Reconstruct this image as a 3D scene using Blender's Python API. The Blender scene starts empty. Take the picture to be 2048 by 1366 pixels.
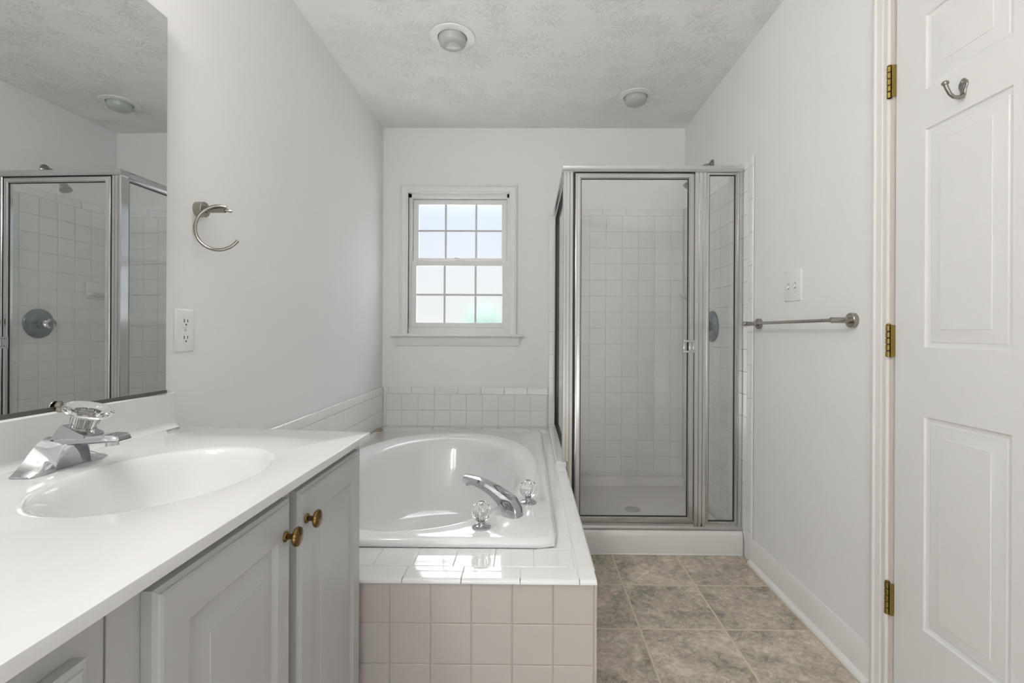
import bpy, bmesh, math, random
from mathutils import Vector, Matrix
random.seed(7)
PI = math.pi
C = bpy.context.scene.collection
scene = bpy.context.scene

# ------------------------------------------------------------------ camera
FPX = 965.0
cd = bpy.data.cameras.new('camera'); cam = bpy.data.objects.new('camera', cd); C.objects.link(cam)
cd.sensor_width = 36.0; cd.sensor_fit = 'HORIZONTAL'
cd.lens = FPX / 2048.0 * 36.0
cd.shift_x = -22.0 / 2048.0; cd.shift_y = -17.7 / 2048.0
cd.clip_start = 0.02
cam.matrix_world = (Matrix.Translation((0, 0, 1.065)) @ Matrix.Rotation(0.010, 4, 'Z')
                    @ Matrix.Rotation(PI / 2, 4, 'X') @ Matrix.Rotation(0.0048, 4, 'Z'))
scene.camera = cam

# ------------------------------------------------------------------ world, exposure
scene.view_settings.view_transform = 'Standard'
scene.view_settings.look = 'None'
scene.view_settings.gamma = 1.0
scene.view_settings.use_curve_mapping = False
scene.view_settings.exposure = 0.45
WORLD_STRENGTH = 6.2
BULB_STRENGTH = 52.0
w = bpy.data.worlds.new('sky'); scene.world = w; w.use_nodes = True
nt = w.node_tree; nt.nodes.clear()
tc = nt.nodes.new('ShaderNodeTexCoord'); sep = nt.nodes.new('ShaderNodeSeparateXYZ')
ramp = nt.nodes.new('ShaderNodeValToRGB'); bg = nt.nodes.new('ShaderNodeBackground'); wo = nt.nodes.new('ShaderNodeOutputWorld')
nt.links.new(tc.outputs['Generated'], sep.inputs[0]); 
mr = nt.nodes.new('ShaderNodeMapRange'); mr.inputs[1].default_value = -1; mr.inputs[2].default_value = 1
nt.links.new(sep.outputs['Z'], mr.inputs[0]); nt.links.new(mr.outputs[0], ramp.inputs[0])
e = ramp.color_ramp.elements
# bright ground, hazy horizon, brighter open sky overhead
e[0].position = 0.0; e[0].color = (0.46, 0.455, 0.44, 1)
e[1].position = 0.44; e[1].color = (0.42, 0.42, 0.41, 1)
for p_, c_ in ((0.50, (0.103, 0.105, 0.103)), (0.55, (0.106, 0.109, 0.111)), (0.63, (0.090, 0.100, 0.120)), (0.73, (0.74, 0.78, 0.84)), (1.0, (1.0, 1.0, 1.0))):
    k = e.new(p_); k.color = (*c_, 1)
nt.links.new(ramp.outputs[0], bg.inputs[0]); bg.inputs[1].default_value = WORLD_STRENGTH
nt.links.new(bg.outputs[0], wo.inputs[0])

# ------------------------------------------------------------------ materials
def newmat(name):
    m = bpy.data.materials.new(name); m.use_nodes = True
    n = m.node_tree.nodes; b = n['Principled BSDF']
    return m, m.node_tree, n, b
def pm(name, col, rough=0.5, metal=0.0, spec=0.5, coat=0.0, bump=None, trans=0.0, ior=1.45, colvar=0.0):
    m, t, n, b = newmat(name)
    b.inputs['Base Color'].default_value = (*col, 1); b.inputs['Roughness'].default_value = rough
    b.inputs['Metallic'].default_value = metal; b.inputs['Specular IOR Level'].default_value = spec
    b.inputs['Coat Weight'].default_value = coat; b.inputs['Coat Roughness'].default_value = 0.04
    b.inputs['Transmission Weight'].default_value = trans; b.inputs['IOR'].default_value = ior
    if bump or colvar:
        co = n.new('ShaderNodeTexCoord')
        nz = n.new('ShaderNodeTexNoise'); nz.inputs['Scale'].default_value = bump[0] if bump else 6.0
        nz.inputs['Detail'].default_value = 4
        t.links.new(co.outputs['Object'], nz.inputs['Vector'])
        if bump:
            bp = n.new('ShaderNodeBump'); bp.inputs['Strength'].default_value = bump[1]; bp.inputs['Distance'].default_value = bump[2]
            t.links.new(nz.outputs['Fac'], bp.inputs['Height']); t.links.new(bp.outputs[0], b.inputs['Normal'])
        if colvar:
            mx = n.new('ShaderNodeMix'); mx.data_type = 'RGBA'
            mx.inputs[6].default_value = (*[c * (1 - colvar) for c in col], 1); mx.inputs[7].default_value = (*[min(1, c * (1 + colvar)) for c in col], 1)
            t.links.new(nz.outputs['Fac'], mx.inputs[0]); t.links.new(mx.outputs[2], b.inputs['Base Color'])
    return m

WALL = (0.86, 0.86, 0.86)
m_wall = pm('wall_paint', WALL, 0.65, bump=(90, 0.06, 0.002))
m_trim = pm('trim_paint', (0.82, 0.815, 0.80), 0.35, bump=(60, 0.03, 0.001))
m_casing = pm('casing_paint', (0.81, 0.79, 0.765), 0.4, bump=(60, 0.03, 0.001))
m_tile = pm('white_ceramic', (0.84, 0.84, 0.825), 0.07, coat=0.3, bump=(14, 0.05, 0.004))
m_tilebase = pm('platform_ceramic', (0.56, 0.515, 0.48), 0.14, bump=(14, 0.05, 0.004), colvar=0.02)
m_grout = pm('grout', (0.74, 0.735, 0.715), 0.8)
m_groutd = pm('aged_grout', (0.48, 0.43, 0.395), 0.85, colvar=0.1)
m_acrylic = pm('tub_acrylic', (0.82, 0.82, 0.82), 0.08, coat=0.4)
m_marble = pm('cultured_marble', (0.72, 0.72, 0.715), 0.10, coat=0.4)
m_pan = pm('shower_pan_fibreglass', (0.76, 0.735, 0.705), 0.22)
m_cab = pm('cabinet_paint', (0.455, 0.457, 0.455), 0.30, bump=(30, 0.02, 0.001))
m_dark = pm('dark_gap', (0.03, 0.03, 0.03), 0.8)
m_chrome = pm('chrome', (0.58, 0.59, 0.61), 0.06, metal=1)
m_alu = pm('bright_aluminium', (0.60, 0.60, 0.60), 0.16, metal=1)
m_alus = pm('satin_aluminium', (0.56, 0.56, 0.55), 0.30, metal=1)
m_gasket = pm('black_gasket', (0.02, 0.022, 0.022), 0.5)
m_nickel = pm('brushed_nickel', (0.36, 0.335, 0.30), 0.24, metal=1, bump=(200, 0.05, 0.0005))
m_brass = pm('tarnished_brass', (0.33, 0.24, 0.075), 0.30, metal=1, colvar=0.35)
m_abrass = pm('antique_brass', (0.20, 0.125, 0.045), 0.24, metal=1, colvar=0.45)
m_hook = pm('dark_nickel', (0.34, 0.33, 0.31), 0.22, metal=1)
m_plate = pm('white_plastic', (0.84, 0.84, 0.84), 0.25)
m_slot = pm('slot_dark', (0.04, 0.04, 0.04), 0.6)
m_valve = pm('grey_chrome', (0.20, 0.24, 0.265), 0.25, metal=1)
m_lens = pm('opal_lens', (0.46, 0.49, 0.46), 0.15)
m_crystal = pm('clear_acrylic', (0.97, 0.97, 0.97), 0.02, trans=1.0, ior=1.49)
m_mirror = pm('mirror_silver', (0.74, 0.77, 0.765), 0.0, metal=1)
m_mirrorback = pm('mirror_edge', (0.10, 0.10, 0.09), 0.4)
m_vinyl = pm('window_vinyl', (0.80, 0.80, 0.80), 0.35)
m_munt = pm('grille_bars', (0.62, 0.63, 0.64), 0.5)
m_foliage = pm('foliage', (0.13, 0.19, 0.165), 0.8, colvar=0.4)
m_stopper = pm('worn_brass', (0.34, 0.28, 0.20), 0.35, metal=0.6)

def M(t, op, a, b=None, c=None):
    n = t.nodes.new('ShaderNodeMath'); n.operation = op
    for i, v in enumerate((a, b, c)):
        if v is None: continue
        if isinstance(v, (int, float)): n.inputs[i].default_value = v
        else: t.links.new(v, n.inputs[i])
    return n.outputs[0]

def clear_glass():
    m, t, n, b = newmat('clear_shower_glass')
    n.remove(b); out = n['Material Output']
    tr = n.new('ShaderNodeBsdfTransparent'); tr.inputs[0].default_value = (0.995, 0.998, 0.996, 1)
    gl = n.new('ShaderNodeBsdfGlossy'); gl.inputs['Roughness'].default_value = 0.0; gl.inputs[0].default_value = (1, 1, 1, 1)
    df = n.new('ShaderNodeBsdfDiffuse'); df.inputs[0].default_value = (0.75, 0.76, 0.74, 1)
    # thin-pane reflectance (Schlick) from the true angle of incidence, the same on both faces
    ge = n.new('ShaderNodeNewGeometry'); dp = n.new('ShaderNodeVectorMath'); dp.operation = 'DOT_PRODUCT'
    t.links.new(ge.outputs['Normal'], dp.inputs[0]); t.links.new(ge.outputs['Incoming'], dp.inputs[1])
    fr_ = M(t, 'ADD', M(t, 'MULTIPLY', M(t, 'POWER', M(t, 'SUBTRACT', 1.0, M(t, 'ABSOLUTE', dp.outputs['Value'])), 5.0), 0.96), 0.025)
    co = n.new('ShaderNodeTexCoord'); nz = n.new('ShaderNodeTexNoise'); nz.inputs['Scale'].default_value = 3.0; nz.inputs['Detail'].default_value = 5
    t.links.new(co.outputs['Object'], nz.inputs['Vector'])
    mp = n.new('ShaderNodeMapRange'); mp.inputs[1].default_value = 0.3; mp.inputs[2].default_value = 0.8; mp.inputs[3].default_value = 0.02; mp.inputs[4].default_value = 0.08
    t.links.new(nz.outputs['Fac'], mp.inputs[0])
    m0 = n.new('ShaderNodeMixShader'); t.links.new(mp.outputs[0], m0.inputs[0]); t.links.new(tr.outputs[0], m0.inputs[1]); t.links.new(df.outputs[0], m0.inputs[2])
    m1 = n.new('ShaderNodeMixShader'); t.links.new(fr_, m1.inputs[0]); t.links.new(m0.outputs[0], m1.inputs[1]); t.links.new(gl.outputs[0], m1.inputs[2])
    t.links.new(m1.outputs[0], out.inputs[0]); return m
m_glass = clear_glass()

def frosted():
    m, t, n, b = newmat('obscure_window_glass')
    b.inputs['Base Color'].default_value = (0.97, 0.98, 0.98, 1); b.inputs['Transmission Weight'].default_value = 1.0
    b.inputs['IOR'].default_value = 1.2; b.inputs['Roughness'].default_value = 0.2
    co = n.new('ShaderNodeTexCoord'); nz = n.new('ShaderNodeTexNoise'); nz.inputs['Scale'].default_value = 260; nz.inputs['Detail'].default_value = 2
    bp = n.new('ShaderNodeBump'); bp.inputs['Strength'].default_value = 0.35; bp.inputs['Distance'].default_value = 0.002
    t.links.new(co.outputs['Object'], nz.inputs['Vector']); t.links.new(nz.outputs['Fac'], bp.inputs['Height']); t.links.new(bp.outputs[0], b.inputs['Normal'])
    return m
m_frost = frosted()

def emis(name, col, s):
    m, t, n, b = newmat(name)
    b.inputs['Base Color'].default_value = (*col, 1); b.inputs['Emission Color'].default_value = (*col, 1); b.inputs['Emission Strength'].default_value = s
    return m
m_bulb = emis('lit_globe', (1.0, 0.96, 0.91), BULB_STRENGTH)

def floor_mat():
    m, t, n, b = newmat('vinyl_tile_floor')
    co = n.new('ShaderNodeTexCoord'); sp = n.new('ShaderNodeSeparateXYZ'); t.links.new(co.outputs['Object'], sp.inputs[0])
    T = 0.3048
    def line(o, off):
        a = M(t, 'DIVIDE', M(t, 'SUBTRACT', o, off), T)
        f = M(t, 'ABSOLUTE', M(t, 'SUBTRACT', M(t, 'FRACT', M(t, 'ADD', a, 0.5)), 0.5))
        return M(t, 'LESS_THAN', f, 0.0036 / T), M(t, 'FLOOR', a)
    lx, ix = line(sp.outputs['X'], 0.409); ly, iy = line(sp.outputs['Y'], 2.047)
    grout = M(t, 'MAXIMUM', lx, ly)
    # each tile's pattern is shifted
    cell = n.new('ShaderNodeCombineXYZ'); t.links.new(M(t, 'MULTIPLY', ix, 3.7), cell.inputs[0]); t.links.new(M(t, 'MULTIPLY', iy, 5.3), cell.inputs[1])
    t.links.new(M(t, 'ADD', M(t, 'MULTIPLY', ix, 1.3), M(t, 'MULTIPLY', iy, 2.1)), cell.inputs[2])
    vec = n.new('ShaderNodeVectorMath'); vec.operation = 'ADD'; t.links.new(co.outputs['Object'], vec.inputs[0]); t.links.new(cell.outputs[0], vec.inputs[1])
    def noise(sc, det=6, dist=0.0, rough=0.6):
        z = n.new('ShaderNodeTexNoise'); z.inputs['Scale'].default_value = sc; z.inputs['Detail'].default_value = det
        z.inputs['Distortion'].default_value = dist; z.inputs['Roughness'].default_value = rough
        t.links.new(vec.outputs[0], z.inputs['Vector']); return z.outputs['Fac']
    base = n.new('ShaderNodeValToRGB'); e = base.color_ramp.elements
    e[0].position = 0.46; e[0].color = (0.20, 0.187, 0.152, 1)
    e[1].position = 0.80; e[1].color = (0.78, 0.685, 0.58, 1)
    k = e.new(0.58); k.color = (0.395, 0.352, 0.28, 1)
    k = e.new(0.68); k.color = (0.565, 0.49, 0.40, 1)
    big = noise(6.0, 8, 0.4, 0.66); fine = noise(38, 6, 0.8, 0.7)
    t.links.new(M(t, 'ADD', M(t, 'MULTIPLY', big, 0.66), M(t, 'MULTIPLY', fine, 0.62)), base.inputs[0])
    # veins
    v1 = M(t, 'ABSOLUTE', M(t, 'SUBTRACT', noise(9, 9, 1.2, 0.68), 0.5))
    vein = n.new('ShaderNodeMapRange'); vein.inputs[1].default_value = 0.0; vein.inputs[2].default_value = 0.016; vein.inputs[3].default_value = 0.75; vein.inputs[4].default_value = 0.0
    t.links.new(v1, vein.inputs[0])
    gate = n.new('ShaderNodeMapRange'); gate.inputs[1].default_value = 0.45; gate.inputs[2].default_value = 0.6; t.links.new(noise(5, 3), gate.inputs[0])
    mx = n.new('ShaderNodeMix'); mx.data_type = 'RGBA'; t.links.new(M(t, 'MULTIPLY', vein.outputs[0], gate.outputs[0]), mx.inputs[0])
    t.links.new(base.outputs[0], mx.inputs[6]); mx.inputs[7].default_value = (0.13, 0.13, 0.105, 1)
    gz = n.new('ShaderNodeMapRange'); gz.inputs[1].default_value = 0.55; gz.inputs[2].default_value = 0.72; gz.inputs[4].default_value = 0.32; t.links.new(noise(7.5, 4, 0.5), gz.inputs[0])
    mg = n.new('ShaderNodeMix'); mg.data_type = 'RGBA'; t.links.new(gz.outputs[0], mg.inputs[0]); t.links.new(mx.outputs[2], mg.inputs[6]); mg.inputs[7].default_value = (0.29, 0.32, 0.265, 1)
    mg2 = n.new('ShaderNodeMix'); mg2.data_type = 'RGBA'; t.links.new(grout, mg2.inputs[0]); t.links.new(mg.outputs[2], mg2.inputs[6]); mg2.inputs[7].default_value = (0.66, 0.56, 0.43, 1)
    t.links.new(mg2.outputs[2], b.inputs['Base Color']); b.inputs['Roughness'].default_value = 0.38
    bp = n.new('ShaderNodeBump'); bp.inputs['Strength'].default_value = 0.3; bp.inputs['Distance'].default_value = 0.001
    t.links.new(M(t, 'SUBTRACT', fine, grout), bp.inputs['Height']); t.links.new(bp.outputs[0], b.inputs['Normal'])
    return m
m_floor = floor_mat()

def ceiling_mat():
    m, t, n, b = newmat('stomped_ceiling')
    b.inputs['Base Color'].default_value = (0.91, 0.91, 0.895, 1); b.inputs['Roughness'].default_value = 0.75
    co = n.new('ShaderNodeTexCoord')
    def layer(scale, off):
        mp = n.new('ShaderNodeVectorMath'); mp.operation = 'ADD'; mp.inputs[1].default_value = off
        t.links.new(co.outputs['Object'], mp.inputs[0])
        vo = n.new('ShaderNodeTexVoronoi'); vo.voronoi_dimensions = '2D'; vo.inputs['Scale'].default_value = scale
        t.links.new(mp.outputs[0], vo.inputs['Vector'])
        sb = n.new('ShaderNodeVectorMath'); sb.operation = 'SUBTRACT'; t.links.new(mp.outputs[0], sb.inputs[0]); t.links.new(vo.outputs['Position'], sb.inputs[1])
        sp = n.new('ShaderNodeSeparateXYZ'); t.links.new(sb.outputs[0], sp.inputs[0])
        r = M(t, 'SQRT', M(t, 'ADD', M(t, 'MULTIPLY', sp.outputs['X'], sp.outputs['X']), M(t, 'MULTIPLY', sp.outputs['Y'], sp.outputs['Y'])))
        ang = M(t, 'ARCTAN2', sp.outputs['Y'], sp.outputs['X'])
        sc = n.new('ShaderNodeSeparateColor'); t.links.new(vo.outputs['Color'], sc.inputs[0])
        cb = n.new('ShaderNodeCombineXYZ')
        t.links.new(M(t, 'MULTIPLY', M(t, 'COSINE', ang), 2.6), cb.inputs[0]); t.links.new(M(t, 'MULTIPLY', M(t, 'SINE', ang), 2.6), cb.inputs[1])
        t.links.new(M(t, 'ADD', M(t, 'MULTIPLY', r, 13.0), M(t, 'MULTIPLY', sc.outputs[0], 60.0)), cb.inputs[2])
        nz = n.new('ShaderNodeTexNoise'); nz.inputs['Scale'].default_value = 1.6; nz.inputs['Detail'].default_value = 1.5
        t.links.new(cb.outputs[0], nz.inputs['Vector'])
        st = n.new('ShaderNodeMapRange'); st.interpolation_type = 'SMOOTHSTEP'; st.inputs[1].default_value = 0.012; st.inputs[2].default_value = 0.055
        st.inputs[3].default_value = 1.0; st.inputs[4].default_value = 0.0
        t.links.new(M(t, 'ABSOLUTE', M(t, 'SUBTRACT', nz.outputs['Fac'], 0.53)), st.inputs[0])
        f1 = n.new('ShaderNodeMapRange'); f1.interpolation_type = 'SMOOTHSTEP'; f1.inputs[1].default_value = 0.008; f1.inputs[2].default_value = 0.025; t.links.new(r, f1.inputs[0])
        f2 = n.new('ShaderNodeMapRange'); f2.interpolation_type = 'SMOOTHSTEP'; f2.inputs[1].default_value = 0.06; f2.inputs[2].default_value = 0.115; f2.inputs[3].default_value = 1; f2.inputs[4].default_value = 0; t.links.new(r, f2.inputs[0])
        gt = M(t, 'MULTIPLY', M(t, 'GREATER_THAN', sc.outputs[1], 0.08), M(t, 'ADD', M(t, 'MULTIPLY', sc.outputs[2], 0.5), 0.5))
        return M(t, 'MULTIPLY', M(t, 'MULTIPLY', st.outputs[0], gt), M(t, 'MULTIPLY', f1.outputs[0], f2.outputs[0]))
    h = M(t, 'ADD', layer(5.4, (0, 0, 0)), layer(4.6, (7.31, 3.17, 0)))
    nz = n.new('ShaderNodeTexNoise'); nz.inputs['Scale'].default_value = 45; nz.inputs['Detail'].default_value = 3; t.links.new(co.outputs['Object'], nz.inputs['Vector'])
    h2 = M(t, 'ADD', h, M(t, 'MULTIPLY', nz.outputs['Fac'], 0.22))
    bp = n.new('ShaderNodeBump'); bp.inputs['Strength'].default_value = 0.68; bp.inputs['Distance'].default_value = 0.0043
    t.links.new(h2, bp.inputs['Height']); t.links.new(bp.outputs[0], b.inputs['Normal'])
    return m
m_ceil = ceiling_mat()

def door_mat():
    m, t, n, b = newmat('door_paint_woodgrain')
    b.inputs['Base Color'].default_value = (0.80, 0.80, 0.79, 1); b.inputs['Roughness'].default_value = 0.38
    co = n.new('ShaderNodeTexCoord'); mp = n.new('ShaderNodeMapping'); mp.inputs['Scale'].default_value = (60, 90, 5)
    nz = n.new('ShaderNodeTexNoise'); nz.inputs['Scale'].default_value = 1.5; nz.inputs['Detail'].default_value = 4; nz.inputs['Distortion'].default_value = 1.2
    t.links.new(co.outputs['Object'], mp.inputs[0]); t.links.new(mp.outputs[0], nz.inputs['Vector'])
    bp = n.new('ShaderNodeBump'); bp.inputs['Strength'].default_value = 0.18; bp.inputs['Distance'].default_value = 0.001
    t.links.new(nz.outputs['Fac'], bp.inputs['Height']); t.links.new(bp.outputs[0], b.inputs['Normal'])
    return m
m_door = door_mat()

# ------------------------------------------------------------------ geometry helpers
def BM(): return bmesh.new()
def V(bm, p): return bm.verts.new(p)
def F(bm, vs):
    try: return bm.faces.new(vs)
    except ValueError: return None
def box(bm, x0, x1, y0, y1, z0, z1, bev=0.0, seg=2):
    b2 = bmesh.new()
    vs = [b2.verts.new((x, y, z)) for x in (x0, x1) for y in (y0, y1) for z in (z0, z1)]
    for q in ((0, 1, 3, 2), (4, 6, 7, 5), (0, 4, 5, 1), (2, 3, 7, 6), (0, 2, 6, 4), (1, 5, 7, 3)): b2.faces.new([vs[i] for i in q])
    if bev > 0: bmesh.ops.bevel(b2, geom=b2.edges[:], offset=bev, segments=seg, affect='EDGES', profile=0.5)
    merge(bm, b2)
def merge(bm, b2, mat=None):
    if mat is not None: bmesh.ops.transform(b2, matrix=mat, verts=b2.verts[:])
    mp = {v: bm.verts.new(v.co) for v in b2.verts}
    for f in b2.faces: F(bm, [mp[v] for v in f.verts])
    b2.free()
def loft(bm, rings, closed=True, cap0=True, cap1=True):
    R = [[V(bm, p) for p in r] for r in rings]
    n = len(R[0])
    for a, b in zip(R[:-1], R[1:]):
        for i in range(n if closed else n - 1):
            j = (i + 1) % n
            F(bm, [a[i], a[j], b[j], b[i]])
    if cap0: F(bm, R[0][::-1])
    if cap1: F(bm, R[-1])
    return R
def frame_of(d):
    d = Vector(d).normalized()
    a = Vector((0, 0, 1)) if abs(d.z) < 0.9 else Vector((1, 0, 0))
    u = d.cross(a).normalized(); return u, d.cross(u).normalized()
def lathe(bm, prof, o, axis=(0, 0, 1), seg=32, flute=None):
    """prof: (radius, height) pairs along axis from o"""
    ax = Vector(axis).normalized(); u, v = frame_of(ax); o = Vector(o)
    rings = []
    for r, h in prof:
        ring = []
        for i in range(seg):
            a = 2 * PI * i / seg
            rr = r * (flute(i, r, h) if flute else 1)
            ring.append(o + ax * h + (u * math.cos(a) + v * math.sin(a)) * rr)
        rings.append(ring)
    loft(bm, rings)
def cyl(bm, p0, p1, r, r1=None, seg=20, ch=0.0):
    p0 = Vector(p0); p1 = Vector(p1); L = (p1 - p0).length; r1 = r if r1 is None else r1
    prof = [(r, 0), (r1, L)] if ch <= 0 else [(r - ch, 0), (r, ch), (r1, L - ch), (r1 - ch, L)]
    lathe(bm, prof, p0, p1 - p0, seg)
def tube(bm, pts, rad, seg=14):
    pts = [Vector(p) for p in pts]; n = len(pts)
    rad = [rad] * n if isinstance(rad, (int, float)) else rad
    T = [(pts[min(i + 1, n - 1)] - pts[max(i - 1, 0)]).normalized() for i in range(n)]
    u, v = frame_of(T[0]); rings = []
    for i in range(n):
        if i:
            q = T[i - 1].rotation_difference(T[i]); u = q @ u
        w_ = T[i].cross(u).normalized()
        rings.append([pts[i] + (u * math.cos(2 * PI * k / seg) + w_ * math.sin(2 * PI * k / seg)) * rad[i] for k in range(seg)])
    loft(bm, rings)
def wl(o):
    v = Vector((0, 0, 0))
    while o is not None: v += Vector(o.location); o = o.parent
    return v
def obj(name, bm, mat, parent=None, smooth=38, loc=None):
    bmesh.ops.recalc_face_normals(bm, faces=bm.faces[:])
    if parent is not None: off = wl(parent)
    elif loc is not None: off = Vector(loc)
    else: off = Vector((0, 0, 0))
    for v in bm.verts: v.co -= off
    me = bpy.data.meshes.new(name); bm.to_mesh(me); bm.free()
    mats = mat if isinstance(mat, (list, tuple)) else [mat]
    for m_ in mats: me.materials.append(m_)
    if smooth:
        for p in me.polygons: p.use_smooth = True
        me.set_sharp_from_angle(angle=math.radians(smooth))
    o = bpy.data.objects.new(name, me); C.objects.link(o)
    if parent is not None: o.parent = parent
    else: o.location = off
    return o
def tag(o, label, cat, group=None):
    o['label'] = label; o['category'] = cat
    if group: o['group'] = group
    return o
def thing(name, label, cat, loc, group=None):
    o = bpy.data.objects.new(name, None); C.objects.link(o); o.location = loc; o.empty_display_size = 0.05
    return tag(o, label, cat, group)
def struct(name, bm, mat, smooth=38):
    o = obj(name, bm, mat, None, smooth); o['kind'] = 'structure'; return o
def copy_tree(o, parent=None):
    c = o.copy(); C.objects.link(c)
    if parent is not None: c.parent = parent
    for ch in list(o.children): copy_tree(ch, c)
    return c
def face_grid(bm, fn, A, B, holes, d=0.0):
    """flat face in (a,b) with rectangular holes skipped"""
    A = sorted(set(A)); B = sorted(set(B)); vt = {}
    def vv(a, b):
        if (a, b) not in vt: vt[(a, b)] = V(bm, fn(a, b, d))
        return vt[(a, b)]
    for a0, a1 in zip(A[:-1], A[1:]):
        for b0, b1 in zip(B[:-1], B[1:]):
            ca, cb = (a0 + a1) / 2, (b0 + b1) / 2
            if any(h[0] < ca < h[1] and h[2] < cb < h[3] for h in holes): continue
            F(bm, [vv(a0, b0), vv(a1, b0), vv(a1, b1), vv(a0, b1)])
def rect_rings(bm, fn, rect, prof, cap=True):
    """prof: (inset, depth)"""
    a0, a1, b0, b1 = rect
    rings = [[fn(a0 + i, b0 + i, d), fn(a1 - i, b0 + i, d), fn(a1 - i, b1 - i, d), fn(a0 + i, b1 - i, d)] for i, d in prof]
    loft(bm, rings, True, False, cap)
def panel_leaf(bm, fn, rect, panels, thick, edge=0.0, pprof=None):
    a0, a1, b0, b1 = rect
    pprof = pprof or [(0, 0), (0.004, 0.006), (0.010, 0.0075), (0.012, 0.0075), (0.040, 0.0015), (0.042, 0.0008)]
    i = edge
    A = [a0 + i, a1 - i] + [x for p in panels for x in p[:2]]; B = [b0 + i, b1 - i] + [x for p in panels for x in p[2:]]
    face_grid(bm, fn, A, B, panels)
    for p in panels: rect_rings(bm, fn, p, pprof)
    if edge > 0: rect_rings(bm, fn, rect, [(edge, 0), (edge * 0.65, 0.0015), (edge * 0.55, 0.004), (0.0, 0.006), (0, thick)])
    else: rect_rings(bm, fn, rect, [(0, 0), (0, thick)])
def tiles(bm, o, u, v, nrm, us, vs, gap=0.0022, thick=0.004, bev=0.0012, jit=0.0003):
    """individual chamfered tiles on a plane: us, vs are the joint positions along u and v"""
    o = Vector(o); u = Vector(u); v = Vector(v); nrm = Vector(nrm); g = gap / 2
    for a0, a1 in zip(us[:-1], us[1:]):
        for b0, b1 in zip(vs[:-1], vs[1:]):
            if a1 - a0 < 0.006 or b1 - b0 < 0.006: continue
            dz = [random.uniform(-jit, jit) for _ in range(4)]
            def ring(i, h, use):
                return [o + u * (a0 + g + i) + v * (b0 + g + i) + nrm * (h + dz[0] * use), o + u * (a1 - g - i) + v * (b0 + g + i) + nrm * (h + dz[1] * use),
                        o + u * (a1 - g - i) + v * (b1 - g - i) + nrm * (h + dz[2] * use), o + u * (a0 + g + i) + v * (b1 - g - i) + nrm * (h + dz[3] * use)]
            loft(bm, [ring(0, 0, 0), ring(0, thick - bev, 1), ring(bev * 0.35, thick - bev * 0.3, 1), ring(bev, thick, 1)], True, False, True)
def bullnose(bm, p0, along, across, nrm, L, W, r=0.009, t=0.006, gap=0.0022, joints=None, drop=0.0):
    """row of bullnose tiles; across points to the rounded edge"""
    p0 = Vector(p0); al = Vector(along); ac = Vector(across); n = Vector(nrm)
    prof = [(gap / 2, 0), (gap / 2, t - 0.0012), (gap / 2 + 0.0012, t)]
    for k in range(7):
        a = PI / 2 * k / 6
        prof.append((W - r + r * math.sin(a), t - r + r * math.cos(a)))
    prof.append((W, -drop))
    for s, e_ in zip(joints[:-1], joints[1:]):
        if e_ - s < 0.006: continue
        j = random.uniform(-0.0003, 0.0003)
        rings = []
        for q, ins in ((s + gap / 2, 0.0012), (s + gap / 2 + 0.0012, 0), (e_ - gap / 2 - 0.0012, 0), (e_ - gap / 2, 0.0012)):
            rings.append([p0 + al * q + ac * x + n * (h - (ins if h > 0.003 else 0) + (j if h > 0.002 else 0)) for x, h in prof])
        loft(bm, rings, True, True, True)
def seq(a, b, first, pitch):
    """joint positions from a to b, with joints at first + k*pitch"""
    k0 = math.ceil((a - first) / pitch + 0.05); out = [a]; x = first + k0 * pitch
    while x < b - 0.004: out.append(x); x += pitch
    return out + [b]

# ------------------------------------------------------------------ room dimensions (metres, camera at x=0, y=0)
XL, XR, YB, H = -0.98, 1.048, 3.245, 2.44
YN = -1.3
TP = 0.1085     # wall tile pitch

# ------------------------------------------------------------------ setting
bm = BM(); box(bm, XL - .12, XR + .12, YN, YB + .12, -0.10, 0.0); struct('floor', bm, m_floor)
bm = BM(); box(bm, XL - .12, XR + .12, YN, YB + .12, H, H + 0.12); struct('ceiling', bm, m_ceil)
bm = BM(); box(bm, XL - .12, XL, YN, YB, 0, H); struct('wall_left', bm, m_wall)
WX0, WX1, WZ0, WZ1 = -0.810, -0.126, 1.055, 2.005      # rough window opening
bm = BM()
box(bm, XL - .12, WX0, YB, YB + .14, 0, H); box(bm, WX1, XR + .12, YB, YB + .14, 0, H)
box(bm, WX0, WX1, YB, YB + .14, 0, WZ0); box(bm, WX0, WX1, YB, YB + .14, WZ1, H)
struct('wall_back', bm, m_wall)
DY0, DY1, DZ = 0.618, 1.404, 2.045                      # right doorway
bm = BM()
box(bm, XR, XR + .12, DY1, YB, 0, H); box(bm, XR, XR + .12, YN, DY0, 0, H); box(bm, XR, XR + .12, DY0, DY1, DZ, H)
struct('wall_right', bm, m_wall)

bm = BM(); box(bm, 0.30, XR, YN - .12, YN, 0, H); box(bm, XL, 0.30, YN - .12, YN, 2.03, H)
struct('wall_near', bm, m_wall)   # unseen, behind the camera: wall and opening shaped to trim the fill light

# baseboard and shoe moulding on the right wall
def profile_run(bm, prof, y0, y1):
    loft(bm, [[(XR - d, y, z) for d, z in prof] for y in (y0, y1)], True)
bm = BM(); profile_run(bm, [(0, 0), (.013, 0), (.013, .088), (.010, .095), (.008, .104), (.004, .113), (0, .114)], 1.463, 2.242)
profile_run(bm, [(.013, 0.002), (.030, .002), (.029, .010), (.024, .017), (.013, .021)], 1.466, 2.242)
struct('baseboard_right', bm, m_casing)
bm = BM(); profile_run(bm, [(0, 0), (.013, 0), (.013, .088), (.010, .095), (.008, .104), (.004, .113), (0, .114)], YN, 0.555)
struct('baseboard_near', bm, m_casing)

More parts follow.
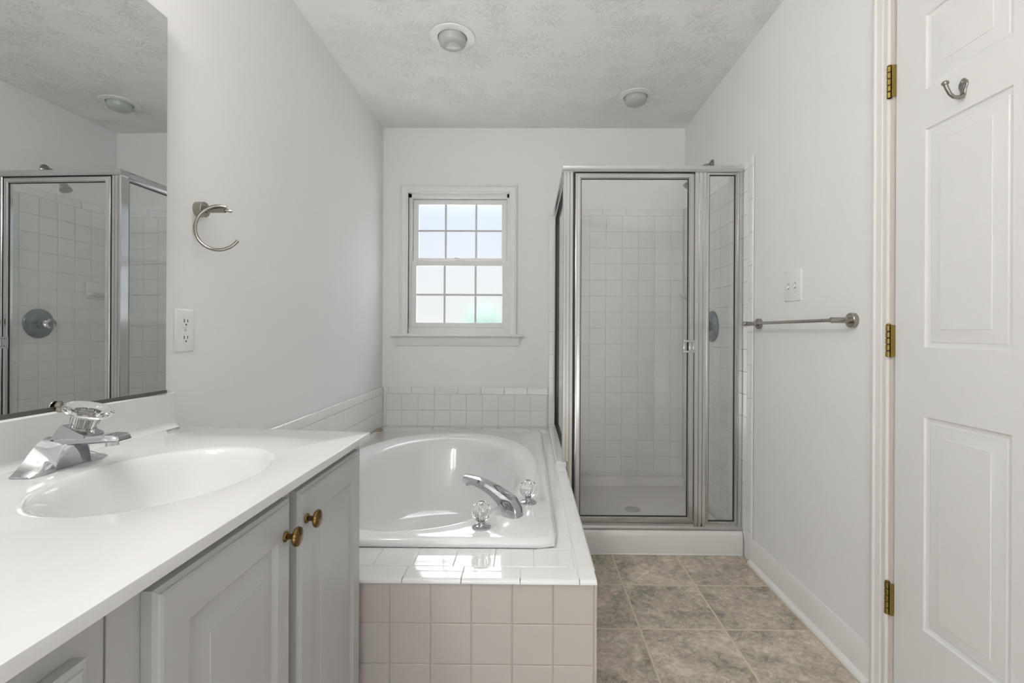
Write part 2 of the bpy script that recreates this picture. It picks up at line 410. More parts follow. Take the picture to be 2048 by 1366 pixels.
# door casing (trim) around the right doorway: stepped profile, mitred
def casing(bm, y0, y1, z1, prof):
    rings = []
    for i, d in prof: rings.append([(XR - d, y1 - i, 0), (XR - d, y1 - i, z1 - i), (XR - d, y0 + i, z1 - i), (XR - d, y0 + i, 0)])
    loft(bm, rings, False, False, False)
bm = BM()
casing(bm, DY0 - .058, DY1 + .058, DZ + .058, [(0, 0), (0, .016), (.004, .018), (.012, .018), (.016, .013), (.034, .011), (.036, .009), (.044, .009), (.048, .011), (.055, .010), (.058, .006), (.058, 0)])
struct('trim_1', bm, m_casing)
bm = BM()   # door jamb lining with stop
for (a, b) in ((DY1 - .012, DY1), (DY0, DY0 + .012)): box(bm, XR - .004, XR + .12, a, b, 0, DZ)
box(bm, XR - .004, XR + .12, DY0, DY1, DZ - .012, DZ)
struct('trim_2', bm, pm('jamb_paint', (0.68, 0.62, 0.58), 0.45))

# six panel door, closed, flush in its frame
LY0, LY1 = 0.632, 1.388
fn_door = lambda a, b, d: (XR + 0.001 + d, a, b)
bm = BM()
cols = [(1.055, 1.287), (0.735, 0.965)]; rows = [(0.283, 0.848), (1.030, 1.608), (1.713, 1.910)]
panel_leaf(bm, fn_door, (LY0, LY1, 0.012, 2.028), [(c0, c1, r0, r1) for c0, c1 in cols for r0, r1 in rows], 0.034,
           pprof=[(0, 0), (0.003, 0.0045), (0.009, 0.0065), (0.013, 0.0065), (0.016, 0.005), (0.019, 0.005), (0.045, 0.0015), (0.047, 0.0012), (0.048, 0.0)])
door = struct('door_1', bm, m_door, 20)

# ------------------------------------------------------------------ window in the back wall
win = bpy.data.objects.new('window_1', None); C.objects.link(win); win.location = (-0.468, YB, 1.055); win['kind'] = 'structure'
bm = BM()
cx0, cx1, cz1 = -0.862, -0.077, 2.055
rings = []
for i, d in [(0, 0), (0, .018), (.004, .020), (.010, .020), (.014, .014), (.034, .011), (.042, .011), (.046, .006), (.050, .006), (.052, 0.0), (.052, -.075)]:
    rings.append([(cx0 + i, YB - d, 1.05), (cx0 + i, YB - d, cz1 - i), (cx1 - i, YB - d, cz1 - i), (cx1 - i, YB - d, 1.05)])
loft(bm, rings, False, False, False)
obj('casing', bm, m_trim, win)
bm = BM()
box(bm, -0.917, -0.030, YB - .040, YB + .09, 1.036, 1.053, .004)
obj('stool', bm, m_trim, win)
bm = BM()
loft(bm, [[(xa, YB, 1.036), (xa, YB - .016, 1.036), (xb, YB - .014, 0.990), (xb, YB - .008, 0.975), (xb, YB, 0.972)] for xa, xb in ((-0.894, -0.888), (-0.052, -0.058))], True)
obj('apron', bm, m_trim, win)
# vinyl frame (liner) and sloped sill inside the opening
bm = BM()
fy0, fy1 = YB + .022, YB + .10
box(bm, -0.810, -0.792, fy0, fy1, 1.053, 2.003); box(bm, -0.144, -0.126, fy0, fy1, 1.053, 2.003); box(bm, -0.810, -0.126, fy0, fy1, 1.978, 2.003)
loft(bm, [[(x, fy0 - .01, 1.053), (x, fy1, 1.053), (x, fy1, 1.105), (x, fy0 + .01, 1.098), (x, fy0 - .01, 1.094)] for x in (-0.810, -0.126)], True)
obj('frame', bm, m_vinyl, win)
def sash(y, x0, x1, z0, z1, st, top, bot, vx, hz, name):
    bm = BM()
    box(bm, x0, x0 + st, y, y + .030, z0, z1, .002, 1); box(bm, x1 - st, x1, y, y + .030, z0, z1, .002, 1)
    box(bm, x0 + st - .001, x1 - st + .001, y + .0005, y + .0295, z1 - top, z1 - .0005, .002, 1); box(bm, x0 + st - .001, x1 - st + .001, y + .0005, y + .0295, z0 + .0005, z0 + bot, .002, 1)
    s = obj(name, bm, m_vinyl, win)
    b2 = BM()
    for x in vx: box(b2, x - .0065, x + .0065, y + .004, y + .012, z0 + bot, z1 - top)
    for z in hz: box(b2, x0 + st, x1 - st, y + .0045, y + .0115, z - .0065, z + .0065)
    obj('grille', b2, m_munt, s)
    b3 = BM(); box(b3, x0 + st - .004, x1 - st + .004, y + .014, y + .020, z0 + bot - .004, z1 - top + .004)
    obj('pane', b3, m_frost, s)
    return s
# upper sash sits behind the lower one
up = sash(YB + .064, -0.790, -0.146, 1.545, 1.976, .036, .034, .030, (-0.567, -0.358), (1.762,), 'upper_sash')
lo = sash(YB + .030, -0.797, -0.139, 1.097, 1.553, .036, .036, .033, (-0.568, -0.357), (1.320,), 'lower_sash')
bm = BM()   # sash lock on the meeting rail
box(bm, -0.495, -0.440, YB + .032, YB + .058, 1.553, 1.560, .002); tube(bm, [(-0.452, YB + .045, 1.561), (-0.475, YB + .040, 1.570), (-0.500, YB + .034, 1.571)], [.006, .005, .006])
obj('sash_lock', bm, m_vinyl, win)

# ------------------------------------------------------------------ wall tile (trim)
def tile_trim(name, parts, grout_boxes):
    bm = BM()
    for b in grout_boxes: box(bm, *b)
    n0 = len(bm.faces)
    for fn in parts: fn(bm)
    o = struct(name, bm, [m_grout, m_tile], 17)
    for i, p in enumerate(o.data.polygons): p.material_index = 0 if i < n0 else 1
    return o
T_ = 0.006
# left wall, above the tub
zt = [0.40, 0.434, 0.5415, 0.649]
tile_trim('trim_3', [lambda b: tiles(b, (XL + .005, 0, 0), (0, 1, 0), (0, 0, 1), (1, 0, 0), seq(1.285, YB - .011, 1.345, TP), zt),
                     lambda b: bullnose(b, (XL + .004, 0, 0.649), (0, 1, 0), (0, 0, 1), (1, 0, 0), 0, .046, r=.006, t=.005, joints=seq(1.285, YB - .011, 1.30, .155))],
          [(XL, XL + .006, 1.285, YB - .005, .40, .650)])
# back wall, behind the tub
tile_trim('trim_4', [lambda b: tiles(b, (0, YB - .005, 0), (1, 0, 0), (0, 0, 1), (0, -1, 0), seq(XL + .010, 0.138, -0.843, .1080), [0.42, 0.434, 0.5415, 0.649]),
                     lambda b: bullnose(b, (0, YB - .004, 0.649), (1, 0, 0), (0, 0, 1), (0, -1, 0), 0, .047, r=.006, t=.005, joints=seq(XL + .010, 0.138, -0.780, .1555))],
          [(XL + .006, 0.138, YB - .006, YB, .42, .650)])
# back wall inside the shower
zs = [0.10 if False else 1.850 - .1075 * k for k in range(16, -1, -1)]
zs = [0.075] + [z for z in zs if z > 0.13]
tile_trim('trim_5', [lambda b: tiles(b, (0, YB - .005, 0), (1, 0, 0), (0, 0, 1), (0, -1, 0), seq(0.186, XR - .010, 0.521, .1082), zs),
                     lambda b: bullnose(b, (0, YB - .004, 1.850), (1, 0, 0), (0, 0, 1), (0, -1, 0), 0, .050, r=.006, t=.005, joints=seq(0.186, XR - .010, 0.498, .1555)),
                     lambda b: bullnose(b, (0.186, YB - .004, 0), (0, 0, 1), (-1, 0, 0), (0, -1, 0), 0, .047, r=.006, t=.005, joints=seq(0.436, 1.900, 1.85, .1555))],
          [(0.142, XR - .004, YB - .006, YB, .07, 1.896)])
# right wall inside the shower, bullnose edge out in the room
tile_trim('trim_6', [lambda b: tiles(b, (XR - .005, 0, 0), (0, 1, 0), (0, 0, 1), (-1, 0, 0), seq(2.292, YB - .011, 2.292, .1082), zs),
                     lambda b: bullnose(b, (XR - .004, 0, 1.850), (0, 1, 0), (0, 0, 1), (-1, 0, 0), 0, .045, r=.006, t=.005, joints=seq(2.292, YB - .011, 2.36, .1555)),
                     lambda b: bullnose(b, (XR - .004, 2.292, 0), (0, 0, 1), (0, -1, 0), (-1, 0, 0), 0, .047, r=.006, t=.005, joints=seq(0.0, 1.895, 1.85, .1555))],
          [(XR - .006, XR, 2.250, YB - .004, 0, 1.890)])

# ------------------------------------------------------------------ tub platform
DZ_ = 0.415; PF = 1.270; PX = 0.186
plat = thing('tub_platform', 'tiled platform boxed in around the white bathtub, with a pinkish front', 'tub platform', (-0.39, 2.2, 0))
bm = BM(); box(bm, XL + .002, PX - .002, PF + .0018, 1.50, 0, DZ_ - .006); box(bm, 0.055, PX - .002, 1.50, YB - .012, 0, DZ_ - .006)
box(bm, XL + .012, 0.055, 3.06, YB - .012, 0, DZ_ - .005)
obj('core', bm, m_groutd, plat, None)
bm = BM(); box(bm, XL + .002, PX - .004, PF + .012, 1.50, DZ_ - .006, DZ_ - .0018); box(bm, 0.055, PX - .004, 1.50, YB - .012, DZ_ - .006, DZ_ - .0018)
obj('deck_bed', bm, m_grout, plat, None)
bm = BM()
zf = [0.0] + [0.4045 - .1075 * k for k in range(3, -1, -1)]
xf = seq(-0.97, PX - .0085, 0.070 - .0, .1080)
tiles(bm, (0, PF + .006, 0), (1, 0, 0), (0, 0, 1), (0, -1, 0), xf, zf, thick=.006, gap=.003, bev=.0016)
tiles(bm, (0, PF + .006, 0), (1, 0, 0), (0, 0, 1), (0, -1, 0), [PX - .0085, PX], [0.0, 0.4045], thick=.006, gap=.003)
obj('front_tiles', bm, m_tilebase, plat, 17)
bm = BM()
tiles(bm, (PX - .006, 0, 0), (0, 1, 0), (0, 0, 1), (1, 0, 0), seq(PF + .002, 2.33, 1.35, TP), zf, thick=.006, gap=.003)
obj('side_tiles', bm, m_tilebase, plat, 17)
bm = BM()
B1 = 1.340   # back of the front bullnose row
tiles(bm, (0, 0, DZ_ - .006), (1, 0, 0), (0, 1, 0), (0, 0, 1), seq(-0.97, 0.139, -0.318, .1130), [B1, 1.452], thick=.006)
tiles(bm, (0, 0, DZ_ - .006), (1, 0, 0), (0, 1, 0), (0, 0, 1), [0.030, 0.139], seq(1.452, YB - .012, 1.553, .1125), thick=.006)
obj('deck_tiles', bm, m_tile, plat, 17)
bm = BM()
bullnose(bm, (0, B1, DZ_ - .006), (1, 0, 0), (0, -1, 0), (0, 0, 1), 0, B1 - PF + .004, r=.010, t=.006, joints=seq(-0.97, 0.139, 0.139 - 3.0 * .156, .156) + [PX], drop=.005)
bullnose(bm, (0.139, 0, DZ_ - .006), (0, 1, 0), (1, 0, 0), (0, 0, 1), 0, PX - .139 + .004, r=.010, t=.006, joints=seq(B1, 2.345, B1 + .146, .157), drop=.005)
obj('bullnose_edge', bm, m_tile, plat, 17)
bm = BM()   # low curb under the glass return panel and ledge behind the tub
box(bm, 0.1395, PX + .006, 2.346, YB - .012, DZ_ - .004, 0.440, .004)
tiles(bm, (0, 0, DZ_ - .006), (1, 0, 0), (0, 1, 0), (0, 0, 1), seq(XL + .012, 0.158, -0.843, .1080), [3.118, YB - .012], thick=.0205)
obj('back_ledge', bm, m_tile, plat, 17)

# ------------------------------------------------------------------ bathtub (white acrylic drop-in)
def srect(cx, cy, a, b, n, p):
    """superellipse ring"""
    out = []
    for i in range(n):
        t = 2 * PI * i / n; c, s = math.cos(t), math.sin(t)
        out.append((cx + a * math.copysign(abs(c) ** (2 / p), c), cy + b * math.copysign(abs(s) ** (2 / p), s)))
    return out
def rrect(x0, x1, y0, y1, r, n):
    """rounded rectangle sampled by direction so that it pairs with an ellipse ring"""
    cx, cy, hx, hy = (x0 + x1) / 2, (y0 + y1) / 2, (x1 - x0) / 2, (y1 - y0) / 2
    out = []
    for i in range(n):
        t = 2 * PI * i / n
        dx, dy = hx * math.cos(t), hy * math.sin(t)
        s = 1 / max(abs(dx) / hx, abs(dy) / hy); x, y = dx * s, dy * s
        qx, qy = abs(x), abs(y)
        if qx > hx - r and qy > hy - r:
            ex, ey = qx - (hx - r), qy - (hy - r); l = math.hypot(ex, ey)
            if l > r: ex, ey = ex * r / l, ey * r / l
            qx, qy = hx - r + ex, hy - r + ey
        out.append((cx + math.copysign(qx, x), cy + math.copysign(qy, y)))
    return out
NR = 128
tub = thing('bathtub', 'white oval drop-in bathtub set in the tiled platform under the window', 'bathtub', (-0.44, 2.28, DZ_))
RZ = 0.443
rx0, rx1, ry0, ry1 = -0.966, 0.094, 1.448, 3.112
bm = BM(); rings = []
for ins, z in ((0.004, DZ_ + .001), (0, DZ_ + .006), (0.002, RZ - .014), (0.006, RZ - .006), (0.013, RZ - .001), (0.022, RZ)):
    rings.append([(x, y, z) for x, y in rrect(rx0 + ins, rx1 - ins, ry0 + ins, ry1 - ins, 0.035, NR)])
EX, EY = -0.440, 2.235
def ell(a, b, z, cy=EY, p=2.15): return [(x, y, z) for x, y in srect(EX, cy, a, b, NR, p)]
rings.append(ell(.489, .752, RZ)); rings.append(ell(.484, .746, RZ + .003)); rings.append(ell(.476, .738, RZ + .003))
cyb = 2.195
rings += [ell(.445, .705, RZ - .001, 2.215), ell(.422, .680, RZ - .010, 2.20), ell(.405, .660, RZ - .030, cyb), ell(.392, .640, RZ - .075, cyb),
          ell(.378, .615, RZ - .150, cyb - .01), ell(.360, .580, RZ - .240, cyb - .03), ell(.335, .540, RZ - .310, cyb - .05), ell(.295, .490, RZ - .350, cyb - .06),
          ell(.235, .410, RZ - .372, cyb - .07), ell(.12, .22, RZ - .380, cyb - .08), ell(.02, .03, RZ - .382, cyb - .08)]
loft(bm, rings, True, False, True)
obj('shell', bm, m_acrylic, tub, 60)
bm = BM(); lathe(bm, [(.032, 0), (.034, .003), (.028, .007), (.010, .009), (.001, .009)], (EX, 1.70, RZ - .368))
obj('drain', bm, m_chrome, tub)
bm = BM(); lathe(bm, [(.040, 0), (.040, .005), (.034, .009), (.008, .011), (.001, .011)], (EX + .02, 1.628, RZ - .16), (0, .92, .22))
obj('overflow_plate', bm, m_chrome, tub)
# small worn cap lying on the rim in the back corner
bm = BM(); lathe(bm, [(.019, 0), (.021, .002), (.021, .006), (.018, .008), (.006, .006), (.001, .006)], (-0.930, 3.020, RZ + .004), (.15, -.25, 1), 24)
tag(obj('drain_stopper', bm, m_stopper, None, 38, (-0.930, 3.020, RZ)), 'small worn brass drain cap lying on the far left corner of the tub rim', 'drain cap')

# tub filler: spout and two crystal handles set diagonally across the near right corner of the rim
def knob_ball(name, label, p, group):
    t = thing(name, label, 'tub tap', (p[0], p[1], RZ), group)
    o = (p[0], p[1], RZ)
    bm = BM(); lathe(bm, [(.030, 0), (.030, .003), (.026, .006), (.012, .008), (.011, .014), (.0125, .016), (.0125, .020), (.008, .021), (.008, .040), (.001, .041)], o)
    obj('flange', bm, m_chrome, t)
    bm = BM()
    fl = lambda i, r, h: 1.0 if (i % 4) != 0 or r < .02 else 0.90
    lathe(bm, [(.011, .0215), (.020, .026), (.0285, .036), (.0325, .048), (.0315, .060), (.0255, .072), (.015, .080), (.010, .0815), (.006, .080), (.001, .080)], o, (0, 0, 1), 40, fl)
    obj('crystal_ball', bm, m_crystal, t, 14)
    return t
knob_ball('tub_tap', 'clear crystal ball tub handle at the near edge, left of the spout base', (-0.145, 1.537), 'tub faucet handles')
knob_ball('tub_tap', 'clear crystal ball tub handle farther back, right of the spout', (0.004, 1.765), 'tub faucet handles')
sp = thing('tub_spout', 'curved chrome tub spout between the two crystal handles', 'spout', (-0.066, 1.652, RZ))
d = Vector((-0.86, 0.51, 0)).normalized(); sd = Vector((0.51, 0.86, 0)).normalized(); o = Vector((-0.066, 1.652, RZ))
bm = BM()
st = [  # along, centre z, half width, half height, slope
    (0.022, 0.000, .029, .030, 0), (0.018, .022, .030, .030, .2), (0.006, .040, .030, .027, .8), (-0.020, .056, .028, .021, 1.05), (-0.055, .073, .025, .0165, 1.12), (-0.095, .086, .0225, .0145, 1.25), (-0.135, .093, .0205, .0135, 1.40), (-0.168, .095, .019, .0130, 1.5), (-0.182, .0945, .018, .0125, 1.5)]
rings = []
for al, cz, hw, hh, sl in st:
    c = o - d * al + Vector((0, 0, cz))
    t_ = d * math.sin(sl) + Vector((0, 0, 1)) * math.cos(sl)         # path tangent
    nn = (Vector((0, 0, 1)) * math.sin(sl) - d * math.cos(sl))       # "up" across the path
    sec = [(-1, -.75), (-.8, -1), (.8, -1), (1, -.75), (1, .35), (.72, .9), (.35, 1.0), (-.35, 1.0), (-.72, .9), (-1, .35)]
    rings.append([c + sd * hw * x + nn * hh * y for x, y in sec])
loft(bm, rings)
obj('body', bm, m_chrome, sp, 30)
bm = BM(); tip = o + d * .168; lathe(bm, [(.011, 0), (.011, .010), (.009, .011)], (tip.x, tip.y, RZ + .072), (0, 0, 1), 18)
obj('aerator', bm, m_alus, sp)
bm = BM(); lathe(bm, [(.006, 0), (.006, .002), (.001, .002)], o - d * .0285 + Vector((0, 0, .014)), -d, 14)
obj('set_screw', bm, m_gasket, sp)

# ------------------------------------------------------------------ shower base
SF = 2.325   # front of the curb
pan = thing('shower_pan', 'off-white shower base with a raised front curb on the vinyl floor', 'shower base', (0.61, 2.8, 0))
bm = BM()
prof = [(SF + .004, 0), (SF, .004), (SF - .001, .012), (SF, .088), (SF + .004, .104), (SF + .014, .113), (SF + .075, .115), (SF + .088, .108), (SF + .098, .060), (SF + .13, .050), (2.85, .042), (3.10, .050), (3.19, .058), (3.205, .105), (3.215, .113), (YB - .010, .114), (YB - .010, 0)]
loft(bm, [[(x, y, z) for y, z in prof] for x in (PX + .001, XR - .011)], True)
obj('pan', bm, m_pan, pan)
bm = BM(); box(bm, PX + .001, XR - .013, SF - .004, SF + .006, 0.0, .007, .002); obj('caulk_bead', bm, m_tile, pan)
bm = BM(); lathe(bm, [(.045, 0), (.047, .002), (.042, .005), (.001, .005)], (.61, 2.80, .043)); obj('drain', bm, m_alus, pan)

# ------------------------------------------------------------------ shower enclosure
enc = thing('shower_enclosure', 'silver framed glass shower enclosure with a hinged door in the back right corner', 'shower enclosure', (0.61, 2.36, 0.115))
FY = 2.340   # front face of the frame
XW = XR - .0105
def rbar(bm, pts, prof_w):
    pass
def vbar(bm, x0, x1, y0, y1, z0, z1, ribs=()):
    """upright extrusion with shallow ribs across its front face"""
    prof = [(x0, y1), (x0, y0 + .002), (x0 + .002, y0)]
    for r0, r1 in ribs: prof += [(r0, y0), (r0 + .0015, y0 + .004), (r1 - .0015, y0 + .004), (r1, y0)]
    prof += [(x1 - .002, y0), (x1, y0 + .002), (x1, y1)]
    loft(bm, [[(x, y, z) for x, y in prof] for z in (z0, z1)])
def hbar(bm, x0, x1, prof):
    loft(bm, [[(x, y, z) for y, z in prof] for x in (x0, x1)])
bm = BM()   # header: front length and return length
hp = lambda y: [(y, 1.845), (y, 1.850), (y + .0015, 1.852), (y + .0015, 1.868), (y, 1.870), (y, 1.874), (y + .046, 1.874), (y + .046, 1.845)]
hbar(bm, 0.166, XW, hp(FY - .006))
obj('header_rail', bm, m_alus, enc)
bm = BM()
loft(bm, [[(x, y, z) for x, z in ((0.166, 1.845), (0.166, 1.850), (0.169, 1.852), (0.169, 1.868), (0.166, 1.870), (0.166, 1.874), (0.200, 1.874), (0.200, 1.845))] for y in (FY + .041, YB - .011)])
obj('return_rail', bm, m_alu, enc)
bm = BM()   # corner post: stands on the curb, its outer half on the tub deck
vbar(bm, 0.170, 0.217, FY, FY + .045, 0.441, 1.845, ((0.180, 0.186), (0.199, 0.203)))
vbar(bm, 0.194, 0.217, FY + .001, FY + .045, 0.116, 0.441, ((0.199, 0.203),))
obj('corner_post', bm, m_alu, enc)
bm = BM(); vbar(bm, 0.806, 0.862, FY, FY + .040, 0.130, 1.845, ((0.822, 0.827), (0.840, 0.846)))
obj('strike_post', bm, m_alu, enc)
bm = BM(); vbar(bm, 1.013, XW, FY + .002, FY + .040, 0.130, 1.845, ((1.017, 1.020),))
obj('wall_jamb', bm, m_alu, enc)
bm = BM(); hbar(bm, 0.200, XW, [(FY - .004, .1165), (FY - .004, .124), (FY + .004, .132), (FY + .004, .1435), (FY + .040, .1435), (FY + .040, .1165)])
obj('bottom_track', bm, m_alus, enc)
def glazed(name, fn, rect, fw, pd, mat=m_alu, gd=None):
    """mitred metal frame round a pane; fn maps (a, z, depth)"""
    a0, a1, z0, z1 = rect
    bm = BM()
    rect_rings(bm, fn, rect, [(0, .026), (0, .004), (.002, .0025), (fw * .35, .0025), (fw * .40, .001), (fw * .80, .000), (fw * .88, .003), (fw, .003), (fw, pd)], False)
    rect_rings(bm, fn, rect, [(0, .026), (fw, .026), (fw, pd + .004)], False)
    f = obj(name, bm, mat, enc)
    g = BM(); gi = fw
    rect_rings(g, fn, rect, [(gi - .0005, gd if gd is not None else pd - .002), (gi + (.0015 if gd is not None else .004), gd if gd is not None else pd - .002), (gi + (.0015 if gd is not None else .004), pd + .0)], False)
    obj('gasket', g, m_gasket, f)
    g = BM(); i = fw - .004
    P = [[fn(a0 + i, z0 + i, dd), fn(a1 - i, z0 + i, dd), fn(a1 - i, z1 - i, dd), fn(a0 + i, z1 - i, dd)] for dd in (pd, pd + .005)]
    loft(g, P); obj('glass', g, m_glass, f, None)
    return f
ff = lambda a, z, d: (a, FY + d, z)
sdoor = glazed('door', ff, (0.228, 0.802, 0.150, 1.8408), .026, .010)
glazed('fixed_panel', ff, (0.862, 1.0135, 0.1437, 1.845), .0125, .010)
fs = lambda a, z, d: (0.178 + d * .9, a, z)
glazed('return_panel', fs, (FY + .046, YB - .012, 0.441, 1.846), .016, .0175, gd=.003)
bm = BM(); box(bm, 0.228, 0.806, FY + .003, FY + .020, 1.8412, 1.8448)  # black strip added as the shade in the gap under the header
obj('head_gap_shade', bm, m_gasket, enc)
bm = BM(); box(bm, 0.2175, 0.2275, FY + .004, FY + .020, 0.150, 1.842)
obj('hinge_seal', bm, m_gasket, enc)
# small square pull handle across the free edge of the door
bm = BM()
def loop(bm, x0, x1, z0, z1, y, t):
    box(bm, x0, x1, y - t / 2, y + t / 2, z1 - t, z1, .002); box(bm, x0, x1, y - t / 2, y + t / 2, z0, z0 + t, .002)
    box(bm, x0, x0 + t, y - t / 2, y + t / 2, z0 + t, z1 - t, .002); box(bm, x1 - t, x1, y - t / 2, y + t / 2, z0 + t, z1 - t, .002)
loop(bm, 0.745, 0.782, 0.973, 1.033, FY - .022, .010)
loop(bm, 0.774, 0.800, 0.973, 1.033, FY - .020, .011)
for z in (0.980, 1.026): cyl(bm, (0.787, FY - .020, z), (0.787, FY + .001, z), .006)
obj('pull_handle', bm, m_chrome, sdoor)

# ------------------------------------------------------------------ shower fittings on the tiled right wall
va = thing('shower_valve', 'round grey shower valve plate with a knob on the right shower wall', 'shower valve', (XR - .010, 2.723, 1.105))
o = (XR - .0105, 2.723, 1.105)
bm = BM(); lathe(bm, [(.087, 0), (.087, .004), (.082, .009), (.072, .012), (.066, .018), (.045, .021), (.030, .021)], o, (-1, 0, 0), 48); obj('escutcheon', bm, m_valve, va)
bm = BM(); lathe(bm, [(.028, .019), (.028, .030), (.020, .034), (.020, .048)], o, (-1, 0, 0), 28); obj('stem', bm, m_valve, va)
bm = BM(); lathe(bm, [(.018, .0485), (.026, .054), (.029, .070), (.026, .088), (.015, .096), (.001, .096)], o, (-1, 0, 0), 32, lambda i, r, h: 1.0 if i % 4 else .93); obj('knob', bm, m_crystal, va, 20)
sh = thing('shower_sprayer', 'brushed shower head on a bent arm above the enclosure, right wall', 'shower head', (XR, 2.765, 2.03))
bm = BM(); lathe(bm, [(.030, 0), (.030, .003), (.024, .010), (.014, .016), (.012, .016)], (XR, 2.765, 2.028), (-1, 0, 0)); obj('flange', bm, m_hook, sh)
bm = BM(); pts = [(XR - .002 - .10 * t, 2.765, 2.028 + .004 * math.sin(PI * t) - .052 * t * t) for t in [i / 8 for i in range(9)]]
tube(bm, pts, .0085); obj('arm', bm, m_hook, sh)
bm = BM(); lathe(bm, [(.011, 0), (.016, .006), (.016, .016), (.011, .022), (.014, .030), (.024, .070), (.030, .082), (.031, .090), (.027, .092), (.001, .090)], (XR - .097, 2.765, 1.982), (-.42, 0, -.9), 32); obj('spray_head', bm, m_nickel, sh)
sdh = thing('soap_dish', 'white ceramic soap dish on the right shower wall near the back corner', 'soap dish', (XR - .010, 3.08, 1.30))
bm = BM()
box(bm, XR - .020, XR - .0105, 3.005, 3.155, 1.275, 1.385, .004)
obj('back_plate', bm, m_tile, sdh)
bm = BM(); rings = []
for ins, x, z in ((.01, 0, 1.288), (.002, .015, 1.288), (0, .030, 1.297), (0, .045, 1.312), (.004, .048, 1.314), (.010, .044, 1.308), (.014, .020, 1.302)):
    rings.append([(XR - .019 - x, 3.01 + ins, z), (XR - .019 - x, 3.15 - ins, z), (XR - .019, 3.15 - ins, z), (XR - .019, 3.01 + ins, z)])
loft(bm, rings); obj('tray', bm, m_tile, sdh)

# ------------------------------------------------------------------ vanity cabinet
CZ = 0.805          # top of the counter
VY1 = 1.262; VY0 = 0.06; FX = -0.440; DXF = -0.4205
van = thing('vanity_cabinet', 'light grey vanity cabinet with raised-panel doors along the left wall', 'vanity cabinet', (-0.70, 0.66, 0))
bm = BM()
for (a, b) in ((VY0, VY0 + .016), (VY1 - .016, VY1)): box(bm, XL + .002, FX - .019, a, b, 0.10, CZ - .0195)
box(bm, XL + .002, XL + .010, VY0 + .016, VY1 - .016, 0.10, CZ - .0195); box(bm, XL + .010, FX - .019, VY0 + .016, VY1 - .016, 0.10, 0.116)
box(bm, XL + .010, FX - .019, 0.505, 0.521, 0.116, 0.60); box(bm, XL + .002, FX - .075, VY0 + .01, VY1 - .002, 0.0, 0.10)
obj('carcass', bm, m_cab, van)
bm = BM()
fg = lambda a, b, d: (FX - d, a, b)
face_grid(bm, fg, [VY0, 0.10, .46, .512, 0.565, 0.84, 0.905, 1.195, VY1], [0.10, .15, .745, CZ - .0195], [(.565, .84, .15, .745), (.905, 1.195, .15, .745), (.10, .46, .15, .745)])
rect_rings(bm, fg, (VY0, VY1, 0.10, CZ - .0195), [(0, 0), (0, .019)], False)
obj('face_frame', bm, m_cab, van)
bm = BM(); box(bm, FX - .0005, FX + .0012, .4975, .4992, .10, CZ - .02); obj('seam', bm, pm('seam_shadow', (0.22, 0.22, 0.215), 0.6), van)
def vdoor(y0, y1, z0, z1):
    bm = BM(); fn = lambda a, b, d: (DXF - d, a, b)
    panel_leaf(bm, fn, (y0, y1, z0, z1), [(y0 + .052, y1 - .048, z0 + .058, z1 - .062)], .019, edge=.011,
               pprof=[(0, 0), (0.003, 0.004), (0.007, 0.0075), (0.010, 0.0075), (0.042, 0.0015), (0.043, 0.0005), (0.046, 0.0003)])
    return obj('door', bm, m_cab, van, 22)
dl = vdoor(0.545, 0.860, 0.130, 0.768); dr = vdoor(0.890, 1.218, 0.130, 0.768)
def cknob(door, y, z):
    bm = BM(); lathe(bm, [(.0085, -.001), (.0095, .001), (.0085, .003), (.005, .0055), (.0048, .012), (.007, .015), (.0155, .018), (.0170, .021), (.0160, .0245), (.011, .027), (.001, .028)], (DXF, y, z), (1, 0, 0), 28)
    obj('knob', bm, m_abrass, door)
cknob(dl, 0.836, 0.708); cknob(dr, 0.916, 0.709)
bm = BM(); fn = lambda a, b, d: (DXF - d, a, b)
panel_leaf(bm, fn, (0.085, 0.4635, 0.600, 0.748), [], .019, edge=.011); dwr = obj('drawer_front', bm, m_cab, van, 22)
bm = BM(); panel_leaf(bm, fn, (0.085, 0.4635, 0.130, 0.580), [], .019, edge=.011); obj('drawer_front', bm, m_cab, van, 22)

# ------------------------------------------------------------------ counter with integral basin and backsplash
top = thing('countertop', 'glossy white cultured marble counter with an integral oval basin and backsplash', 'counter', (-0.69, 0.66, CZ))
CX1 = -0.408; BSX = XL + .020; CT = .018
SX, SY, SA, SB = -0.6555, 0.872, 0.157, 0.200
def outer(n, ins, z):
    """counter outline paired by direction with the basin ellipse (far end cut slightly skew)"""
    out = []
    x0, x1, y0 = XL + .002, CX1 - ins, VY0 - .03 + ins
    def yend(x): return 1.312 + (1.247 - 1.312) * (x - x0) / (CX1 - x0) - ins
    # polygon walk by angle from the basin centre
    P = [(x0, y0), (x1, y0), (x1, yend(x1)), (x0, yend(x0))]
    for i in range(n):
        t = 2 * PI * i / n; dx, dy = SA * math.cos(t), SB * math.sin(t); best = None
        for (ax, ay), (bx, by) in zip(P, P[1:] + P[:1]):
            ex, ey = bx - ax, by - ay; den = dx * ey - dy * ex
            if abs(den) < 1e-9: continue
            s = ((ax - SX) * ey - (ay - SY) * ex) / den; u = ((ax - SX) * dy - (ay - SY) * dx) / den
            if s > 0 and -1e-6 <= u <= 1 + 1e-6 and (best is None or s < best[0]): best = (s, ax + ex * u, ay + ey * u)
        out.append([best[1], best[2], z])
    for px_, py_ in P:     # snap the nearest sample to each true corner
        k_ = min(range(n), key=lambda i: (out[i][0] - px_) ** 2 + (out[i][1] - py_) ** 2); out[k_] = [px_, py_, z]
    return out
NS = 160
bm = BM()
el = lambda s, dz, cx=0, cy=0: [(SX + cx + SA * s * math.cos(2 * PI * i / NS), SY + cy + SB * s * math.sin(2 * PI * i / NS), CZ + dz) for i in range(NS)]
